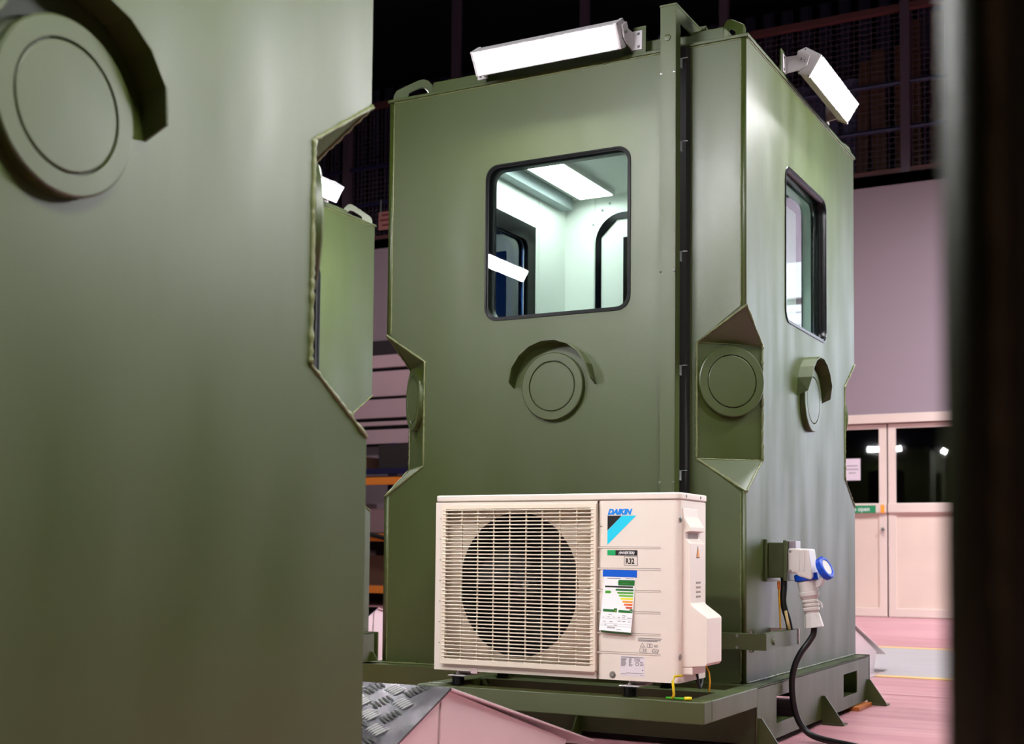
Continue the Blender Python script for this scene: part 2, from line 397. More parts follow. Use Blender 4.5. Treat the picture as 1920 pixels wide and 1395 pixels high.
for k, (x, z, w, h, c) in enumerate(((-.9, .91, .9, .35, 0), (.15, .91, .8, .38, 0), (1.1, .91, .7, .3, 0), (-.8, .27, .8, .4, 2), (.2, .27, .7, .42, 0), (1.05, .27, .7, .35, 1), (-.6, 1.71, .8, .14, 1), (.35, 1.71, .7, .16, 1), (1.2, 1.71, .6, .3, 2))):
    where = 'on the bottom shelf' if z < .5 else 'on the middle shelf' if z < 1.2 else 'on the top'
    side = ('left', 'middle', 'right')[k % 3]
    b = thing('carton', (-8.6+x, 9.3, FZ+z), 0, '%s storage carton %s of the pallet rack, %s one' % (('mauve', 'brown', 'dark')[c], where, side), 'carton', 'cartons on the pallet rack')
    MB().box(-w/2, -.25, 0, w/2, .25, h).build('box_body', Mcart[c], b, .005)
    MB().box(-w/2+.01, -.03, h, w/2-.01, .03, h+.002).build('packing_tape', Mcart[1], b)

# ------------------------------------------------------------------ the guard booth
L_, D_, H_ = 1.52, 1.6, 2.295
def outline(w, ins):
    n = .185-ins
    a, b = ins, w-ins
    return [(a, 0), (b, 0), (b, .67), (b-n, .79), (b-n, 1.21), (b, 1.33), (b, H_), (a, H_), (a, 1.33), (a+n, 1.21), (a+n, .79), (a, .67)]
# frames of the four faces: u along the wall (seen from outside, left to right), v up, w outwards
FACES = {
    'front': (frame((-L_, 0, 0), (1, 0, 0), (0, 0, 1), (0, -1, 0)), L_, .0215, .7675, .765),
    'right': (frame((0, 0, 0), (0, 1, 0), (0, 0, 1), (1, 0, 0)), D_, 0, .788, .8130),
    'back': (frame((0, D_, 0), (-1, 0, 0), (0, 0, 1), (0, 1, 0)), L_, .0215, .7525, .755),
    'left': (frame((-L_, D_, 0), (0, -1, 0), (0, 0, 1), (-1, 0, 0)), D_, 0, .812, .787),
}
def port_cover(R, root, hood):
    base = MB().lathe([(.129, 0), (.129, .018), (.126, .021), (.0975, .021), (.0965, .014), (.0945, .014), (.0945, .0)], 48, R, cap=False).build('port_ring', M['olive'], root, smooth=True)
    MB().lathe([(.0935, 0), (.0935, .0195), (.0915, .021), (.001, .021)], 48, R).build('port_cover', M['olive'], root, smooth=True)
    MB().lathe([(.0965, .0), (.0965, .010)], 48, R).build('port_gap', M['dark'], base)
    if hood:
        n = 9; a0, a1 = math.radians(7), math.radians(173); vs = []; fs = []
        for i in range(n+1):
            a = a0+(a1-a0)*i/n
            p = .058 if 0 < i < n else .046
            s = -.005 if i in (0, n) else 0
            for r in (.176, .171):
                for w in (-.001, p): vs.append((r*math.cos(a), r*math.sin(a)-(.02 if (i in (0, n) and w < 0) else 0), w))
        for i in range(n):
            b = 4*i
            fs += [(b, b+1, b+5, b+4), (b+2, b+6, b+7, b+3), (b+1, b+3, b+7, b+5), (b, b+4, b+6, b+2)]
        fs += [(0, 2, 3, 1), (4*n, 4*n+1, 4*n+3, 4*n+2)]
        MB().add([R @ Vector(v) for v in vs], fs).build('rain_hood', M['olive'], root)
def window(R, uc, root, pane, flush=False):
    Rw = R @ Matrix.Translation((uc, 1.66, 0))
    g = link('window_gasket', plate_mesh(rrect(0, 0, .618, .618, .054), [rrect(0, 0, .604, .604, .05)[::-1]], -.02, .004, Rw), M['rubber'], root)
    link('window_reveal', plate_mesh(rrect(0, 0, .608, .608, .05), [rrect(0, 0, .590, .590, .045)[::-1]], -.062, -.0, Rw), M['rubber'], g)
    d0 = -.006 if flush else -.056
    link('window_pane', plate_mesh(rrect(0, 0, .589, .589, .043) if not flush else rrect(0, 0, .60, .60, .045), [], d0, d0+.0055, Rw), pane, g)
def make_booth():
    B = thing('guard_booth', (0, 0, 0))
    for key, (R, w, ins, wc, pc) in FACES.items():
        hole = rrect(wc, 1.66, .606, .606, .05)
        plate('wall_panel', outline(w, ins), [hole[::-1]], -.02, 0, R, M['olive'], B)
        window(R, wc, B, {'front': M['pane'], 'right': M['panegrn'], 'back': M['pane'], 'left': M['paneblue']}[key], key == 'front')
        port_cover(R @ Matrix.Translation((pc, 1.079, 0)), B, True)
    # chamfered corner recesses
    seam = MB(); k = .185
    for cx, cy, sx, sy in ((0, 0, -1, 1), (-L_, 0, 1, 1), (0, D_, -1, -1), (-L_, D_, 1, -1)):
        A = Vector((cx+sx*k, cy, 0)); C_ = Vector((cx, cy+sy*k, 0)); K = Vector((cx, cy, 0))
        up = lambda p, z: Vector((p.x, p.y, z))
        out = (K-(A+C_)/2).normalized()
        n = out*-.02
        q = [up(A, .79), up(C_, .79), up(C_, 1.21), up(A, 1.21)]
        MB().add(q+[p+n for p in q], [(0, 1, 2, 3), (7, 6, 5, 4), (0, 4, 5, 1), (1, 5, 6, 2), (2, 6, 7, 3), (3, 7, 4, 0)]).build('corner_plate', M['olive'], B)
        for z0, z1, dz in ((1.21, 1.33, .02), (.79, .67, -.02)):
            q = [up(A, z0), up(C_, z0), up(K, z1)]; o = Vector((0, 0, dz))
            MB().add(q+[p+o+n*.5 for p in q], [(0, 1, 2), (5, 4, 3), (0, 3, 4, 1), (1, 4, 5, 2), (2, 5, 3, 0)]).build('corner_facet', M['olive'], B)
        mid = (A+C_)/2
        u = (C_-A).normalized(); Rc = frame((mid.x, mid.y, 1.072), u if sx*sy < 0 else -u, (0, 0, 1), out)
        port_cover(Rc, B, False)
        e = out*.001
        if not (cx == -L_ and cy == D_):
            for P in (A, C_): seam.bead([up(P, .79)+e, up(P, 1.21)+e], .0052, .008)
            for z0, z1 in ((1.21, 1.33), (.79, .67)):
                for P in (A, C_): seam.bead([up(P, z0)+e, up(K, z1)+e], .0046, .009)
            seam.bead([up(A, .79), up(C_, .79)], .003, .009); seam.bead([up(A, 1.21), up(C_, 1.21)], .0025, .01)
            xs = cx+sx*.0205
            yy = cy-sy*.0002
            for z0, z1 in ((0.005, .665), (1.335, 2.288)): seam.bead([(xs, yy, z0), (xs, yy, z1)], .0028, .010)
    for y in (-.001, D_+.001): seam.bead([(-L_+.02, y, 2.2935), (-.02, y, 2.2935)], .0028, .012)
    for x in (.001, -L_-.001): seam.bead([(x, .003, 2.2935), (x, D_-.003, 2.2935)], .0028, .012)
    seam.bead([(.002, 0, .003), (.002, D_-.05, .003)], .0045, .010)
    seam.bead([(-L_, -.002, .003), (-.93, -.002, .003)], .004, .012)
    seam.build('weld_seam', M['seam'], B, smooth='all')
    # filler strips closing the recessed vertical joints
    for cx, sx in ((0, -1), (-L_, 1)):
        for y in (.012, D_-.012):
            MB().box(cx+sx*.019, y-.004, 1.33, cx+sx*.024, y+.004, 2.29).box(cx+sx*.019, y-.004, 0, cx+sx*.024, y+.004, .67).build('joint_filler', M['seam'], B)
    # roof
    MB().box(-L_-.008, -.008, 2.296, .008, D_+.008, 2.308).build('roof_plate', M['olive'], B, .002)
    for a in ((-1.345, .05, -.10, .10), (-1.345, 1.42, -.10, 1.47), (-1.345, .10, -1.295, 1.42), (-.15, .10, -.10, 1.42)):
        MB().box(a[0], a[1], 2.308, a[2], a[3], 2.372).build('roof_upstand', M['olive'], B, .003)
    lug = lambda q: [(a_, b_*1.5) for a_, b_ in q]
    prof = [(.0, 0), (.0, .016), (.010, .028), (.030, .037), (.105, .066), (.125, .070), (.145, .067), (.162, .056), (.174, .036), (.178, .0)]
    hole = [(.062, .012), (.148, .012), (.150, .026), (.142, .040), (.128, .046), (.112, .044), (.074, .030), (.062, .024)]
    for cx, cy, sx, sy in ((0, 0, -1, 1), (-L_, 0, 1, 1), (0, D_, -1, -1), (-L_, D_, 1, -1)):
        d = Vector((sx, sy, 0)).normalized(); st = Vector((cx, cy, 2.308))+d*.014
        plate('lifting_lug', lug(prof), [lug(hole)], -.006, .006, frame(st, d, (0, 0, 1), d.cross(Vector((0, 0, 1)))), M['olive'], B, .0015)
    # cable channel standing off the front wall
    ch = MB().box(-.285, -.110, .02, -.225, -.108, 2.42).box(-.285, -.110, .02, -.283, -.066, 2.42).box(-.227, -.110, .02, -.225, -.066, 2.42)
    ch.build('cable_channel', M['olive'], B)
    MB().box(-.287, -.112, 2.414, -.223, .145, 2.422).box(-.285, -.066, 2.36, -.283, .145, 2.414).box(-.227, -.066, 2.36, -.225, .145, 2.414).box(-.285, .141, 2.36, -.225, .145, 2.414).build('channel_return', M['olive'], B)
    MB().box(-.262, .17, 2.308, -.212, .175, 2.44).box(-.216, .17, 2.308, -.212, .31, 2.436).build('channel_bracket', M['olive'], B)
    MB().box(-.278, -.045, .02, -.211, -.001, 2.285).build('gap_shade_strip', M['dark'], B)  # black strip added to paint the shade between channel and wall
    for z in (2.235, 1.93, 1.53, 1.12, .745):
        MB().box(-.2245, -.068, z-.035, -.2230, -.050, z).box(-.2245, -.066, z-.0015, -.198, -.058, z).build('channel_clip', M['galv'], B)
    for z in (2.17, 1.452, .70):
        for x in (-.281, -.230): MB().lathe([(.0045, 0), (.004, .002), (.001, .0035)], 10, frame((x, -.110, z), (1, 0, 0), (0, 0, 1), (0, -1, 0))).build('rivet', M['scr'], B)
    MB().lathe([(.013, 0), (.012, .004), (.005, .006)], 14, frame((-.257, -.110, 2.30), (1, 0, 0), (0, 0, 1), (0, -1, 0))).build('bolt_head', M['olive'], B)
    # interior
    fr = M['lining']
    inn = thing('interior_lining', (0, 0, 0)); inn.parent = B
    LI = {'front': (frame((-L_, .06, 0), (1, 0, 0), (0, 0, 1), (0, -1, 0)), L_, .06), 'right': (frame((-.06, 0, 0), (0, 1, 0), (0, 0, 1), (1, 0, 0)), D_, .06),
          'back': (frame((0, D_-.06, 0), (-1, 0, 0), (0, 0, 1), (0, 1, 0)), L_, .06), 'left': (frame((-L_+.06, D_, 0), (0, -1, 0), (0, 0, 1), (-1, 0, 0)), D_, .06)}
    for key, (R, w, i) in LI.items():
        wc = FACES[key][3]
        plate('lining_panel', [(i, .03), (w-i, .03), (w-i, .69), (w-.20, .79), (w-.20, 1.21), (w-i, 1.31), (w-i, 2.26), (i, 2.26), (i, 1.31), (.20, 1.21), (.20, .79), (i, .69)], [rrect(wc, 1.66, .59, .59, .045)[::-1]], .0, .012, R, fr, inn)
        if key in ('left', 'back'):
            plate('inner_window_frame', [(wc-.375, 1.285), (wc+.375, 1.285), (wc+.375, 2.035), (wc-.375, 2.035)], [rrect(wc, 1.66, .592, .592, .045)[::-1]], -.022, .0, R, M['innerframe'], inn)
    R = LI['back'][0]
    o_ = []
    for k_ in range(9):
        a = PI/2*k_/8; o_.append((.225+.15-.15*math.cos(a), 2.165-.15+.15*math.sin(a)))
    for k_ in range(9):
        a = PI/2*(1-k_/8); o_.append((1.283-.15+.15*math.cos(a), 2.165-.15+.15*math.sin(a)))
    outer = [(.225, .04)]+o_+[(1.283, .04)]
    inner = [(.250, .09), (.250, 2.050), (.335, 2.132), (1.168, 2.132), (1.253, 2.050), (1.253, .09)]
    plate('door_gasket', outer, [inner[::-1]], -.018, .0, R, M['innerframe'], inn)
    plate('door_leaf', inner, [rrect(.7525, 1.66, .60, .60, .04)[::-1]], -.008, .0, R, fr, inn)
    MB().box(-L_+.06, .06, .02, -.06, D_-.06, .032).build('floor_sheet', M['liningfloor'], inn)
    MB().box(-L_+.06, .06, 2.26, -.06, D_-.06, 2.272).build('ceiling_sheet', fr, inn)
    MB().box(-1.46, .12, 2.197, -1.40, 1.50, 2.200).box(-1.403, .12, 2.200, -1.400, 1.50, 2.262).build('cable_tray', M['galv'], inn)
    MB().box(-1.345, .24, 2.236, -1.150, 1.46, 2.262).build('ceiling_light_housing', M['white'], inn)
    MB().box(-1.335, .25, 2.233, -1.160, 1.45, 2.2358).build('ceiling_light_panel', M['ledin'], inn)
    for x in (-1.30, -1.00, -.60, -.18):
        MB().box(x-.006, D_-.0665, .04, x+.006, D_-.060, 2.26).build('joint_strip', fr, inn)
    for y in (.36, 1.24): MB().box(-1.46, y-.006, .04, -1.4535, y+.006, 2.19).build('joint_strip', fr, inn)
    rv = MB()
    for (x, z) in ((-1.21, 2.22), (-1.25, 2.19), (-1.30, 2.12), (-1.10, 2.0), (-1.07, 2.0), (-1.10, 1.96), (-1.33, 1.62), (-1.30, 1.62), (-.42, 2.06), (-.45, 2.03), (-.48, 2.0)):
        rv.lathe([(.006, 0), (.004, .003)], 8, frame((x, D_-.069, z), (1, 0, 0), (0, 0, 1), (0, -1, 0)))
    rv.build('pop_rivets', M['galv'], inn)
    # steel base with fork pockets
    plate('base_side_rail', [(-.10, 0), (1.555, 0), (1.555, -.197), (-.10, -.197)][::-1],
          [[(.123, -.050), (.353, -.050), (.353, -.145), (.123, -.145)], [(1.088, -.050), (1.330, -.050), (1.330, -.145), (1.088, -.145)]],
          -.008, 0, frame((.07, 0, 0), (0, 1, 0), (0, 0, 1), (1, 0, 0)), M['olive'], B)
    MB().box(0.003, -.10, -.008, .070, 1.555, 0).build('base_top_flange', M['olive'], B, .002)
    MB().box(-1.59, -.075, -.197, .062, -.067, 0).box(-1.59, -.067, -.008, .0, -.002, 0).build('base_front_rail', M['olive'], B)
    MB().box(-1.59, -.067, -.197, -1.582, 1.6, 0).box(-1.582, -.067, -.008, -1.523, 1.6, 0).build('base_side_rail', M['olive'], B)
    MB().box(-1.59, 1.602, -.197, .062, 1.61, 0).build('base_rear_rail', M['olive'], B)
    for y0, y1 in ((.123, .353), (1.088, 1.330)):
        MB().box(-1.58, y0, -.155, .062, y1, -.147).box(-1.58, y0-.006, -.147, .0, y0, -.05).box(-1.58, y1, -.147, .0, y1+.006, -.05).build('fork_pocket', M['olive'], B)
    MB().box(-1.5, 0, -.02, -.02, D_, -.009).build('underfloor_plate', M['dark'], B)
    def gusset(R):
        MB().prism([(0, -.105), (.012, -.105), (.082, -.206), (.082, -.212), (0, -.212)], -.003, .003, R).box(0, -.213, -.003, .085, -.219, .06, R).build('gusset', M['olive'], B)
    for y in (-.085, .745, 1.53): gusset(frame((.07, y, 0), (1, 0, 0), (0, 0, 1), (0, 1, 0)))
    for x in (-1.43, -.60): gusset(frame((x, -.075, 0), (0, -1, 0), (0, 0, 1), (-1, 0, 0)))
    for y in (.05, 1.50): gusset(frame((-1.59, y, 0), (-1, 0, 0), (0, 0, 1), (0, 1, 0)))
    return B
booth = make_booth()
tag(booth, 'olive green steel guard booth with lit square window, behind the air conditioner', 'booth', 'olive guard booths')
bA = copy_tree(booth, skip=('interior_lining', 'gap_shade_strip')); bA.location = (-.04, -3.87, 0)
tag(bA, 'large olive green booth wall filling the left foreground, round port under a black hood', 'booth')
bB = copy_tree(booth, skip=('interior_lining',)); bB.location = (-2.72, .045, 0)
tag(bB, 'pale lit green booth glimpsed in the gap between the two larger booths', 'booth')
slim = ('interior_lining', 'cable_channel', 'channel_clip', 'channel_return', 'channel_bracket', 'rivet', 'bolt_head', 'pop_rivets')
bC = copy_tree(booth, skip=slim); bC.location = (2.838, -3.865, 0)
tag(bC, 'blurred dark booth edge along the right side of the picture, very close', 'booth')
bD = copy_tree(booth, skip=slim); bD.location = (2.79, .02, 0)
tag(bD, 'olive guard booth outside the frame, right of the air conditioner', 'booth')
bE = copy_tree(booth, skip=slim); bE.location = (-2.76, -3.87, 0)
tag(bE, 'olive guard booth outside the frame, whose lamp mirrors in the window', 'booth')

# air-conditioner platform, a bolted-on part of the main booth
pf = MB().box(-.955, -.627, -.067, .070, -.557, 0).box(-.955, -.557, -.067, -.885, -.076, 0).box(.0, -.557, -.067, .070, -.10, 0).box(-.885, -.315, -.067, .0, -.225, -.001)
pf.build('platform_frame', M['olive'], booth, .003)
# guard bracket wrapped around the corner above the base
gb = MB().box(-.30, -.102, .125, .102, -.098, .180).box(.098, -.098, .125, .102, .285, .180).box(-.30, -.098, .176, .098, -.070, .180).box(.072, -.098, .176, .098, .285, .180).build('corner_bracket', M['olive'], booth)
MB().box(.0, .285, .125, .106, .289, .182).build('bracket_end_plate', M['alus'], gb)
for x, z in ((.0, .172), (.0, .132)): MB().lathe([(.006, 0), (.005, .003)], 10, frame((x, -.102, z), (1, 0, 0), (0, 0, 1), (0, -1, 0))).build('bracket_screw', M['scr'], gb)
MB().cyl((.045, -.085, .115), (.045, -.085, .195), .004, 8).cyl((.045, -.085, .18), (.045, -.085, .188), .009, 6).cyl((.045, -.085, .118), (.045, -.085, .126), .009, 6).build('bracket_bolt', M['scr'], gb)
MB().lathe([(.013, 0), (.011, .006)], 12, frame((.102, -.02, .152), (0, 1, 0), (0, 0, 1), (1, 0, 0))).build('bracket_plug', M['olive'], gb)

# ------------------------------------------------------------------ floodlights
def make_floodlight():
    T = thing('floodlight', (0, 0, 0))
    R = frame((0, 0, 0), (0, -1, 0), (0, 0, 1), (1, 0, 0))      # u outwards, v up, w along the lamp
    prof = [(.050, .113), (.080, .122), (.139, .083), (.090, .008), (.052, .028), (.044, .062)]
    MB().prism(prof, -.295, .295, R).build('housing', M['steelw'], T, .002)
    big = [(.047, .116), (.080, .126), (.142, .084), (.091, .004), (.049, .026), (.040, .062)]
    for s in (-1, 1):
        MB().prism(big, min(s*.295, s*.307), max(s*.295, s*.307), R).build('end_cap', M['steelw'], T, .002)
        for p in ((.080, .118), (.132, .083), (.090, .014), (.052, .034)):
            MB().lathe([(.0035, 0), (.0025, .003)], 8, frame((s*.307, -p[0], p[1]), (0, 1, 0), (0, 0, 1), (s, 0, 0))).build('cap_screw', M['scr'], T)
        arm = [(-.004, .098), (.045, .096), (.062, .118), (.100, .090), (.085, .050), (.050, .036), (-.004, .030)]
        MB().prism(arm, min(s*.309, s*.316), max(s*.309, s*.316), R).build('arm', M['steelw'], T, .002)
        MB().box(min(s*.309, s*.352), -.003, .028, max(s*.309, s*.352), .002, .100).build('arm_foot', M['steelw'], T, .001)
        for z in (.040, .088): MB().lathe([(.006, 0), (.004, .003)], 8, frame((s*.338, -.003, z), (1, 0, 0), (0, 0, 1), (0, -1, 0))).build('foot_screw', M['scr'], T)
        for p in ((.066, .078), (.080, .070)): MB().lathe([(.006, 0), (.004, .004)], 8, frame((s*.316, -p[0], p[1]), (0, 1, 0), (0, 0, 1), (s, 0, 0))).build('arm_screw', M['scr'], T)
        MB().box(min(s*.315, s*.365), .002, .010, max(s*.315, s*.365), .007, .116).build('bracket_plate', M['olive'], T)
    n = Vector((.080, -.052)).normalized()      # face normal in (u,v)
    def fp(t, o): return (.090+(.139-.090)*t+n.x*o, .008+(.083-.008)*t+n.y*o)
    lens = [fp(.04, .0005), fp(.96, .0005), fp(.96, .003), fp(.04, .003)]
    lip = [fp(-.02, 0), fp(.035, 0), fp(.035, .010), fp(-.02, .010)]; lip2 = [fp(.965, 0), fp(1.02, 0), fp(1.02, .006), fp(.965, .006)]
    MB().prism(lip, -.295, .295, R).prism(lip2, -.295, .295, R).build('lens_rim', M['steelw'], T)
    for a, b in ((-.285, -.004), (.004, .285)):
        MB().prism(lens, a, b, R).build('diffuser', M['led'], T)
    return T
lamp = make_floodlight()
lamp.location = (-.7525, 0, H_)
tag(lamp, 'bright linear floodlight above the square window with the interior lights', 'floodlight', 'linear floodlights')
def put_lamp(b, side, label):
    c = copy_tree(lamp); o = Vector(b.location)
    if side == 'front': p, a = (-.7525, 0), 0
    if side == 'right': p, a = (0, .80), PI/2
    if side == 'back': p, a = (-.7525, D_), PI
    if side == 'left': p, a = (-L_, .80), -PI/2
    c.location = o+Vector((p[0], p[1], H_)); c.rotation_euler = (0, 0, a); tag(c, label, 'floodlight', 'linear floodlights')
put_lamp(booth, 'right', 'tilted linear floodlight seen end-on above the right face of the central booth')
put_lamp(booth, 'left', 'floodlight on the far left side of the central booth, lighting the pale booth')
put_lamp(booth, 'back', 'linear floodlight hidden behind the central booth, facing the doors')
put_lamp(bB, 'right', 'small bright floodlight over the pale booth in the gap')
put_lamp(bB, 'back', 'floodlight behind the pale booth that mirrors in the door panes')
put_lamp(bA, 'back', 'floodlight above the frame on the foreground booth, lighting the square window wall')
put_lamp(bA, 'right', 'floodlight above the frame over the foreground round port')
put_lamp(bC, 'left', 'floodlight above the frame on the dark right-hand booth')
put_lamp(bD, 'left', 'floodlight outside the frame that lights the right face of the central booth')
put_lamp(bD, 'front', 'floodlight outside the frame that glares on the foreground booth wall')
put_lamp(bE, 'right', 'floodlight outside the frame mirrored as a streak in the square window')

# ------------------------------------------------------------------ air conditioner
ac = thing('air_conditioner', (-.4675, -.48, .05), 0, 'ivory outdoor air conditioner unit with round fan behind a slatted grille', 'air conditioner')
AX0, AX1, AY0, AY1, AZ0, AZ1 = -.907, -.022, -.600, -.36, .050, .640
O = Vector(ac.location)
def acm(mb, name, m, parent=None, **k):
    mb.v = [tuple(Vector(v)-O) for v in mb.v]; return mb.build(name, m, parent or ac, **k)
FR = frame(-O+Vector((0, AY0, 0)), (1, 0, 0), (0, 0, 1), (0, -1, 0))        # drawing plane of the front, (x, z)
def rc(w0, w1, h0, h1, r=.022, n=5):
    """plan outline with rounded front corners"""
    out = [(w1, h1), (w0, h1)]
    for k in range(n+1):
        a = PI+PI/2*k/n; out.append((w0+r+r*math.cos(a), h0+r+r*math.sin(a)))
    for k in range(n+1):
        a = -PI/2+PI/2*k/n; out.append((w1-r+r*math.cos(a), h0+r+r*math.sin(a)))
    return out
up = frame((0, 0, 0), (1, 0, 0), (0, 1, 0), (0, 0, 1))
# hollow casing: right compartment solid, fan compartment open behind the grille
acm(MB().prism(rc(-.302, AX1, AY0, AY1), AZ0, .616, up), 'side_casing', M['ac'], smooth=True)
plate('front_bezel', [(AX0+.004, AZ0), (-.30, AZ0), (-.30, .616), (AX0+.004, .616)], [[(-.872, .075), (-.315, .075), (-.315, .606), (-.872, .606)][::-1]], -.006, 0, FR, M['ac'], ac)
acm(MB().box(AX0, AY0+.004, AZ0, AX0+.006, AY1, .616).box(AX0, AY1-.005, AZ0, -.30, AY1, .616).box(AX0, AY0+.006, AZ0, -.30, AY1, AZ0+.012), 'rear_casing', M['ac'])
acm(MB().prism(rc(AX0-.003, AX1+.003, AY0-.003, AY1+.003, .024), .618, AZ1, up), 'top_cover', M['ac'], bevel=.004, smooth=True)
acm(MB().box(AX0+.003, AY0+.004, .6155, AX1-.003, AY1-.002, .6185), 'cover_gap', M['groove'])
# fan shroud, coil, fan
cx, cz = -.600, .342
n = 48
plate('fan_shroud', [(-.895, .065), (-.308, .065), (-.308, .61), (-.895, .61)], [[(cx+.222*math.cos(2*PI*k/n), cz+.240*math.sin(2*PI*k/n)) for k in range(n)][::-1]], -.034, -.028, FR, M['acgr'], ac)
ring = MB(); rr = []
for k in range(n+1):
    a = 2*PI*k/n
    rr += [(cx+.222*math.cos(a), AY0+.030, cz+.240*math.sin(a)), (cx+.205*math.cos(a), AY0+.085, cz+.222*math.sin(a))]
ring.add(rr, [(2*k, 2*k+1, 2*k+3, 2*k+2) for k in range(n)]); acm(ring, 'bell_mouth', M['acdark'], smooth=True)
acm(MB().box(-.895, AY1-.02, .065, -.31, AY1-.008, .61), 'coil', M['fin'])
fan = acm(MB().lathe([(.050, 0), (.050, .05), (.042, .062), (.004, .066)], 24, frame((cx+.012, AY0+.12, cz), (1, 0, 0), (0, 0, 1), (0, -1, 0))), 'fan', M['acdark'], smooth=True)
for b in range(3):
    bl = []; nr, na = 5, 6
    for i in range(nr+1):
        r = .045+.150*i/nr
        for j in range(na+1):
            t = j/na; a = b*2*PI/3+.25+(t-.5)*(1.15-.2*i/nr)+.35*i/nr
            bl.append((cx+.012+r*math.cos(a), AY0+.10+.035*(t-.5)*2*(-1), cz+r*math.sin(a)))
    acm(MB().add(bl, [(i*(na+1)+j, i*(na+1)+j+1, (i+1)*(na+1)+j+1, (i+1)*(na+1)+j) for i in range(nr) for j in range(na)]), 'fan_blade', M['acdark'], fan, smooth='all')
acm(MB().lathe([(.014, 0), (.012, .006), (.004, .010)], 12, frame((cx+.018, AY0+.052, cz), (1, 0, 0), (0, 0, 1), (0, -1, 0))), 'fan_nut', M['scr'], fan)
# shroud details: embossed ribs behind the grille on the right side
for k in range(9):
    z = .10+.055*k
    acm(MB().box(-.375, AY0+.024, z, -.325, AY0+.029, z+.030), 'shroud_rib', M['acgr'], bevel=.002)
# grille
gx0, gx1, gz0, gz1 = -.874, -.299, .072, .607
gri = thing('fan_grille', (0, 0, 0)); gri.parent = ac
plate('grille_frame', rrect((gx0+gx1)/2, (gz0+gz1)/2, gx1-gx0, gz1-gz0, .006, 3), [[(gx0+.017, gz0+.018), (gx1-.018, gz0+.018), (gx1-.018, gz1-.014), (gx0+.017, gz1-.014)][::-1]], .000, .014, FR, M['acgr'], gri, .002)
N = 41
sl = None
for k in range(N):
    z = gz0+.018+(gz1-gz0-.032)*(k+.5)/N
    if sl is None:
        sl = acm(MB().box(gx0+.006, AY0-.0165, 0, gx1-.007, AY0-.010, .0042), 'grille_slat', M['acgr'], gri, bevel=.0012, seg=1)
        sl.location.z = z; base_z = z
    else:
        c = sl.copy(); COL.objects.link(c); c.location.z = z
rb = None
for x in (-.795, -.733, -.672, -.612, -.551, -.492, -.428, -.367):
    if rb is None:
        rb = acm(MB().box(-.0016, AY0-.0125, gz0+.016, .0016, AY0-.006, gz1-.012), 'grille_rib', M['acgr'], gri); rb.location.x = x
    else:
        c = rb.copy(); COL.objects.link(c); c.location.x = x
for z in (.56, .49, .42, .35, .28, .21, .14): acm(MB().box(-.888, AY0-.0012, z, -.880, AY0, z+.0025), 'bezel_mark', M['groove'])
# embossed lines of the right half
for z in (.468, .4005, .3325, .2655, .1975, .1365):
    acm(MB().box(-.298, AY0-.0006, z, -.083, AY0+.001, z+.0022), 'emboss_line', M['groove']); acm(MB().box(-.298, AY0-.0016, z-.0034, -.083, AY0, z), 'emboss_line', M['ac'])
acm(MB().box(-.298, AY0-.0006, .534, -.281, AY0+.001, .536), 'emboss_line', M['groove'])
acm(MB().box(-.3015, AY0-.0004, .055, -.2985, AY0+.002, .612), 'bezel_joint', M['groove'])
for x, y, z, ax in ((-.244, AY0, .066, 0),): acm(MB().lathe([(.011, 0), (.0105, .002), (.007, .0015), (.006, .004), (.002, .004)], 16, frame((x, y, z), (1, 0, 0), (0, 0, 1), (0, -1, 0))), 'case_screw', M['scr'])
for y, z in ((-.585, .556), (-.585, .130)): acm(MB().lathe([(.011, 0), (.009, .002), (.004, .003)], 12, frame((AX1-.0015, y, z), (0, 1, 0), (0, 0, 1), (1, 0, 0))), 'case_screw', M['scr'])
for y in (-.545, -.415): acm(MB().lathe([(.006, 0), (.003, .002)], 8, frame((AX1+.003, y, .630), (0, 1, 0), (0, 0, 1), (1, 0, 0))), 'case_screw', M['scr'])
# printed marks (front plane coordinates x, z)
def ink(name, poly, m, parent=None, d=.0008, base=0.):
    o = MB().prism(poly, base, base+d, FR).build(name, m, parent or ac); return o
FT = lambda x, z, d=.0: FR @ Matrix.Translation((x, z, d))
text('maker_lettering', 'DAIKIN', .0235, FT(-.2635, .5725), M['inkblue'], ac, .0008, .35, 1.0, bold=.0014)
ink('emblem_black', [(-.264, .568), (-.264, .522), (-.216, .568)], M['inkblack'])
ink('emblem_cyan', [(-.2145, .568), (-.166, .568), (-.264, .476), (-.264, .5205)], M['inkcyan'])
ink('inverter_band', [(-.236, .442), (-.161, .442), (-.161, .459), (-.236, .459)], M['inkblack'])
ink('inverter_band', [(-.264, .442), (-.236, .442), (-.236, .459), (-.264, .459)], M['inkgreen'])
text('inverter_lettering', '(INVERTER)', .0115, FT(-.2255, .4465, .0009), M['frontwhite'], ac, .0003, .3, .92, bold=.0002)
text('refrigerant_code', 'R32', .0235, FT(-.2015, .4165), M['inkblack'], ac, .0006, 0, .80, bold=.0008)
for a in ((-.2065, .4105, -.1595, .4120), (-.2065, .4385, -.1595, .4400), (-.2065, .4105, -.205, .440), (-.161, .4105, -.1595, .440)):
    ink('code_border', [(a[0], a[1]), (a[2], a[1]), (a[2], a[3]), (a[0], a[3])], M['inkgrey'])
